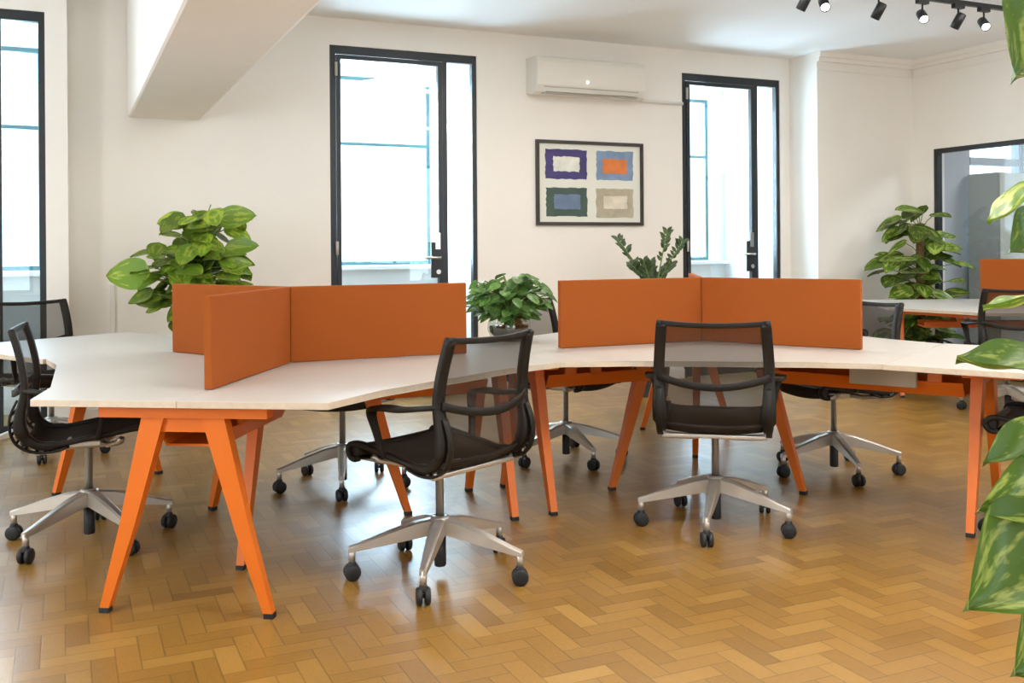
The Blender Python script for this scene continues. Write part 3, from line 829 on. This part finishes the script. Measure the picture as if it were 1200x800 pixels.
# ------------------------------------------------------------------ plants
def leaf(bm, uvl, cl, base, tip, nrm, width, droop=.0, cup=.12, tone=None, heart=True, N=10, K=6, point=1.0):
    base, tip = Vector(base), Vector(tip); ax = tip - base; L = ax.length; ax.normalize(); nrm = Vector(nrm)
    side = ax.cross(nrm)
    if side.length < .05: side = ax.cross(Vector((.3, .8, .5)))
    side.normalize(); up = side.cross(ax).normalized()
    tone = random.random() if tone is None else tone
    col = (tone, (tone * 7.3) % 1, (tone * 3.1) % 1, 1)
    col = (tone, tone, tone, 1)
    rows = []
    for i in range(N + 1):
        t = i / N
        if heart: w = width * .5 * (sin(pi * min(1, t ** (.70 if point == 1 else .60))) ** (.62 * point) if 0 < t < 1 else 0) * (1.06 - .25 * t)
        else: w = width * .5 * (sin(pi * t ** .85) ** .8 if 0 < t < 1 else 0)
        row = []
        for j in range(-K // 2, K // 2 + 1):
            u = j / (K / 2)
            back = (-.13 * L * (1 - t) ** 3 * abs(u) * 1.2) if heart else 0
            p = base + ax * (L * t + back) + side * (w * u) + up * (cup * width * (abs(u) ** 1.5) * .6 - droop * L * t * t + droop * L * t * .4 + .012 * width * sin(9 * t + 3 * u) * point ** 2.5)
            row.append(bm.verts.new(p))
        rows.append(row)
    for i in range(N):
        for j in range(K):
            try: f = bm.faces.new([rows[i][j], rows[i][j + 1], rows[i + 1][j + 1], rows[i + 1][j]])
            except ValueError: continue
            f.smooth = True
            for lp, (a, c_) in zip(f.loops, ((i, j), (i, j + 1), (i + 1, j + 1), (i + 1, j))):
                lp[uvl].uv = (a / N, abs(c_ / K - .5)); lp[cl] = col
def leaf_obj(name, items, material, root):
    bm = bmesh.new(); uvl = bm.loops.layers.uv.new('UVMap'); cl = bm.loops.layers.float_color.new('tone')
    for it in items: leaf(bm, uvl, cl, **it)
    me = bpy.data.meshes.new(name); bm.to_mesh(me); bm.free(); me.materials.append(material)
    o = bpy.data.objects.new(name, me); COL.objects.link(o); o.parent = root; o.matrix_parent_inverse = root.matrix_basis.inverted()
    return o
def pot(root, c, r, h, m, soil=True, taper=.8):
    b = MB(); c = Vector(c)
    b.lathe([(.001, 0), (r * taper, 0), (r * taper + .004, .01), (r, h - .02), (r + .008, h - .018), (r + .008, h), (r - .006, h), (r - .01, h - .05), (.001, h - .05)], 28, c)
    b.done('pot', m, root, True)
    if soil:
        b = MB(); b.lathe([(.001, h - .045), (r - .012, h - .045), (r - .012, h - .04), (.001, h - .032)], 20, c); b.done('soil', M['soil'], root, True)
def bush(root, pts, size, mat_, stems_from, name='foliage', **kw):
    """pts: leaf centres; each leaf faces outward from the stem axis"""
    items = []; sb = MB(); 
    for p, sz in pts:
        p = Vector(p); o = Vector((p.x - stems_from.x, p.y - stems_from.y, 0))
        if o.length < .02: o = Vector((random.uniform(-1, 1), random.uniform(-1, 1), 0))
        o.normalize(); yaw = random.uniform(-.7, .7); o = Matrix.Rotation(yaw, 3, 'Z') @ o
        dr = random.uniform(-.9, .15); ax = (o + Vector((0, 0, dr))).normalized()
        nrm = (Vector((0, 0, 1)) + o * .5 + Vector((0, -.6, 0)) + Vector((random.uniform(-.4, .4), random.uniform(-.4, .4), 0))).normalized()
        items.append(dict(base=p - ax * sz * .5, tip=p + ax * sz * .5, nrm=nrm, width=sz * kw.get('asp', .78), droop=random.uniform(.05, .25)))
        q = p - ax * sz * .5; s0 = Vector((stems_from.x, stems_from.y, max(stems_from.z, min(q.z - .03, q.z * .9))))
        sb.tube([s0, s0.lerp(q, .5) + Vector((0, 0, .02)), q], .004, 5)
    leaf_obj(name, items, mat_, root); sb.done('stem', M['stem'], root, True)

def room_ok(p, margin=.03):
    r = Vector(p) - O; s = r.dot(EW); t = r.dot(NW)
    if s > 5.93 - margin: return False
    if s > 4.6 and t > -.4 - margin: return False
    if t > -margin: return False
    return True

# left round-leaved plant behind the desk
random.seed(11)
c = Vector((-2.18, 6.72, 0)); pl = empty('potted_pothos', c); bpy.context.view_layer.update()
pot(pl, c, .17, .36, M['pot_white'])
pts = []
sc_ = 6.72 / 1150
def at1(px, py, dy=0, D=6.72):
    return Vector(((px - 600) / 1150 * (D + dy), D + dy, 1.25 - (py - 293.5) / 1150 * (D + dy)))
while len(pts) < 175:
    x = random.uniform(-.33, .40); z = random.uniform(.42, 1.47) if len(pts) < 40 else random.uniform(.80, 1.47); y = random.uniform(-.28, .25)
    wz = .36 if z > .68 else .27
    if (z > 1.25 and abs(x - .02) > .24) or math.hypot(x, y) > wz: continue
    pts.append((c + Vector((x, y, z)), random.uniform(.12, .185)))
bush(pl, pts, .15, M['leaf'], c + Vector((0, 0, .32)), asp=.95)
big = []
for (x, z, sz, nx, asp, tn) in ((-2.60, 1.085, .25, -.9, .95, .95), (-1.83, 1.47, .24, .9, .72, .62), (-1.80, 1.27, .21, 1, .62, .35), (-1.84, 1.15, .20, .9, .6, .55), (-2.30, 1.44, .17, -.3, .85, .9), (-2.12, 1.42, .17, .5, .8, .3)):
    ax = Vector((nx, -.15, .05 if nx > 0 else -.05)).normalized(); p = Vector((x, 6.60, z))
    big.append(dict(base=p - ax * sz * .5, tip=p + ax * sz * .5, nrm=(0, -1, .35), width=sz * asp, droop=.05, tone=tn))
leaf_obj('large_leaves', big, M['leaf'], pl)
b = MB()
for it in big: b.tube([c + Vector((0, -.05, .8)), (c + Vector((0, -.05, .9))).lerp(it['base'], .6) + Vector((0, 0, .08)), it['base']], .005, 6)
b.tube([c + Vector((0, 0, 1.2)), c + Vector((.08, 0, 1.45)), c + Vector((.12, 0, 1.56))], .004, 5)
b.done('long_stem', M['stem'], pl, True)
tag(pl, 'bushy round-leaved climbing plant behind the left desk, against the plain wall', 'plant')

# bowl plant standing on the desk end
random.seed(5)
c = Vector((-.02, 5.36, TOPZ1)); pl = empty('bowl_plant', c); bpy.context.view_layer.update()
b = MB(); b.lathe([(.001, 0), (.07, 0), (.10, .02), (.118, .06), (.115, .10), (.10, .125), (.103, .13), (.112, .125), (.124, .10), (.126, .06), (.108, .014), (.075, -.0), (.001, -.0)][:8], 28, c + Vector((0, 0, .001)))
b.done('glass_bowl', M['bowl'], pl, True)
b = MB(); b.lathe([(.001, .012), (.07, .012), (.105, .05), (.108, .08), (.001, .085)], 20, c); b.done('soil', M['soil'], pl, True)
pts = []
while len(pts) < 190:
    v = Vector((random.gauss(0, 1), random.gauss(0, 1), random.gauss(0, 1))).normalized() * random.uniform(.45, 1)
    p = Vector((v.x * .255, v.y * .20, .225 + v.z * .145))
    if p.z < .09: continue
    pts.append((c + p, random.uniform(.055, .085)))
bush(pl, pts, .08, M['leaf_dark'], c + Vector((0, 0, .06)))
tag(pl, 'small dense green plant in a glass bowl on the desk between the two screens', 'plant')

# zz plant behind the middle desk
random.seed(8)
c = Vector((1.16, 8.25, 0)); pl = empty('zz_plant', c); bpy.context.view_layer.update()
pot(pl, c, .17, .42, M['pot_dark'])
b = MB(); items = []
for tipx, tipz, dy in ((-.27, 1.33, .05), (.14, 1.39, -.05), (.30, 1.30, .1), (-.07, 1.13, -.1), (.02, 1.12, .12), (-.16, 1.10, 0), (.20, 1.10, .1)):
    A = c + Vector((tipx * .15, dy * .3, .38)); Bm = c + Vector((tipx * .05 + (.04 if tipx > 0 else 0), dy * .6, .88)); C_ = c + Vector((tipx, dy, tipz))
    path = [Vector(p) for p in smooth_path([tuple(A), tuple(Bm), tuple(C_)], 8)]
    b.tube(path, [.012 - .0085 * i / (len(path) - 1) for i in range(len(path))], 6)
    for i in range(4, len(path)):
        d = (path[i] - path[i - 1]).normalized()
        for sg in (-1, 1):
            for q in (0, .5):
                p = path[i - 1].lerp(path[i], q); sd = Vector((sg * random.uniform(.6, 1), random.uniform(-.7, .7), random.uniform(-.2, .4))); ax = (sd + d * .8).normalized()
                if tipz > 1.2 and i < 14 and random.random() < .62: continue
                items.append(dict(base=p, tip=p + ax * random.uniform(.055, .085), nrm=(0, -1, .5), width=.032, heart=False, N=5, K=4, droop=.05))
leaf_obj('foliage', items, M['leaf_zz'], pl); b.done('stem', M['stem'], pl, True)
tag(pl, 'dark arching plant with small paired leaves behind the middle desk screen', 'plant')

# back right pothos on a coir pole
random.seed(21)
c = Vector((3.92, 9.42, 0)); pl = empty('pothos_on_pole', c); bpy.context.view_layer.update()
pot(pl, c, .17, .34, M['pot_dark'])
b = MB(); b.lathe([(.04, .3), (.042, .9), (.04, 1.45), (.001, 1.46)], 14, c); b.done('coir_pole', M['pole'], pl, True)
pts = []
while len(pts) < 105:
    x = random.uniform(-.42, .42); y = random.uniform(-.26, .2); z = random.uniform(.32, 1.58)
    lim = .42 if z < 1.1 else .34
    if math.hypot(x, y) > lim or math.hypot(x, y) < .06: continue
    if abs(x) < .10 and y < 0 and z > 1.1 and random.random() < .8: continue
    p = c + Vector((x, y, z))
    if not room_ok(p, .14): continue
    pts.append((p, random.uniform(.17, .27)))
bush(pl, pts, .2, M['leaf_var'], c + Vector((0, 0, .3)))
tag(pl, 'tall leafy plant on a brown pole in the back right corner by the glass', 'plant')

# foreground pothos at the right edge
random.seed(2)
c = Vector((1.22, 1.82, 0)); pl = empty('foreground_pothos', c); bpy.context.view_layer.update()
pot(pl, c, .17, .34, M['pot_terra'])
b = MB(); b.lathe([(.035, .3), (.037, 1.0), (.035, 1.72), (.001, 1.73)], 14, c); b.done('coir_pole', M['pole'], pl, True)
FG = [  # base, tip, normal, width, droop, tone
    ((1.017, 1.8, 1.662), (0.887, 1.74, 1.534), (-0.25, -1, 0.3), 0.22, 0.08, 0.12),
    ((0.949, 1.8, 1.349), (0.862, 1.76, 1.271), (-0.9, -0.45, 0.3), 0.075, -0.22, 0.85),
    ((0.963, 1.78, 1.286), (0.888, 1.76, 1.231), (-0.1, -1, 0.3), 0.1, 0.05, 0.3),
    ((0.902, 1.66, 1.039), (0.758, 1.68, 1.048), (0.02, -0.42, 1), 0.125, 0.06, 0.3),
    ((0.978, 1.8, 1.146), (0.854, 1.78, 1.13), (0, 0.05, 1), 0.09, 0.05, 0.95),
    ((0.95, 1.74, 0.913), (0.813, 1.7, 0.869), (-0.2, -0.6, 0.8), 0.095, 0.1, 0.4),
    ((0.94, 1.7, 0.826), (0.781, 1.66, 0.796), (-0.15, -1, 0.5), 0.135, 0.1, 0.7),
    ((0.907, 1.66, 0.75), (0.732, 1.6, 0.651), (-0.25, -1, 0.35), 0.205, 0.1, 0.5),
    ((0.909, 1.62, 0.603), (0.798, 1.58, 0.553), (-0.2, -1, 0.45), 0.15, 0.1, 0.5),
    ((1.30, 1.70, .95), (1.50, 1.55, .80), (.2, -1, .45), .22, .1, .5),
    ((1.28, 1.72, 1.35), (1.48, 1.6, 1.22), (.2, -1, .45), .20, .1, .6),
    ((1.12, 1.70, 1.25), (1.16, 1.55, 1.05), (0, -1, .45), .20, .1, .4),
    ((1.18, 1.70, 1.6), (1.2, 1.58, 1.42), (0, -1, .45), .18, .1, .4),
    ((1.14, 1.95, .8), (1.1, 2.15, .65), (0, 1, .45), .20, .1, .4),
]
b = MB()
for i, (B_, T_, n_, w_, dr, tn) in enumerate(FG):
    leaf_obj('leaf', [dict(base=B_, tip=T_, nrm=n_, width=w_, droop=dr, tone=tn, N=18, K=10, point=1.55, cup=.28)], M['leaf_var'], pl)
    bb = Vector(B_); s0 = Vector((c.x, c.y, max(.4, bb.z - .12)))
    b.tube([s0, s0.lerp(bb, .5) + Vector((0, 0, .05)), bb], .006, 6)
b.done('stem', M['stem'], pl, True)
tag(pl, 'large variegated climbing plant close to the viewer at the right edge', 'plant')

# ------------------------------------------------------------------ cabinet behind the glass partition
cb = empty('storage_cabinet', S(7.3, -.65, 0)); bpy.context.view_layer.update()
b = MB(); b.box(6.66, 8.2, -.80, -.44, .04, 1.98, wallT, bev=.006); b.box(6.70, 8.16, -.78, -.46, 0, .04, wallT); b.done('carcass', M['cab'], cb, True)
for a in (6.67, 7.435):
    b = MB(); b.box(a, a + .755, -.82, -.802, .06, 1.965, wallT, bev=.003); dd = b.done('door', M['cab'], cb, True)
    b = MB(); hx = a + .70 if a < 7 else a + .05; b.box(hx - .008, hx + .008, -.845, -.822, .95, 1.12, wallT); b.done('handle', M['chrome'], dd)
tag(cb, 'tall grey-green cabinet standing behind the glass partition at the right', 'cabinet')
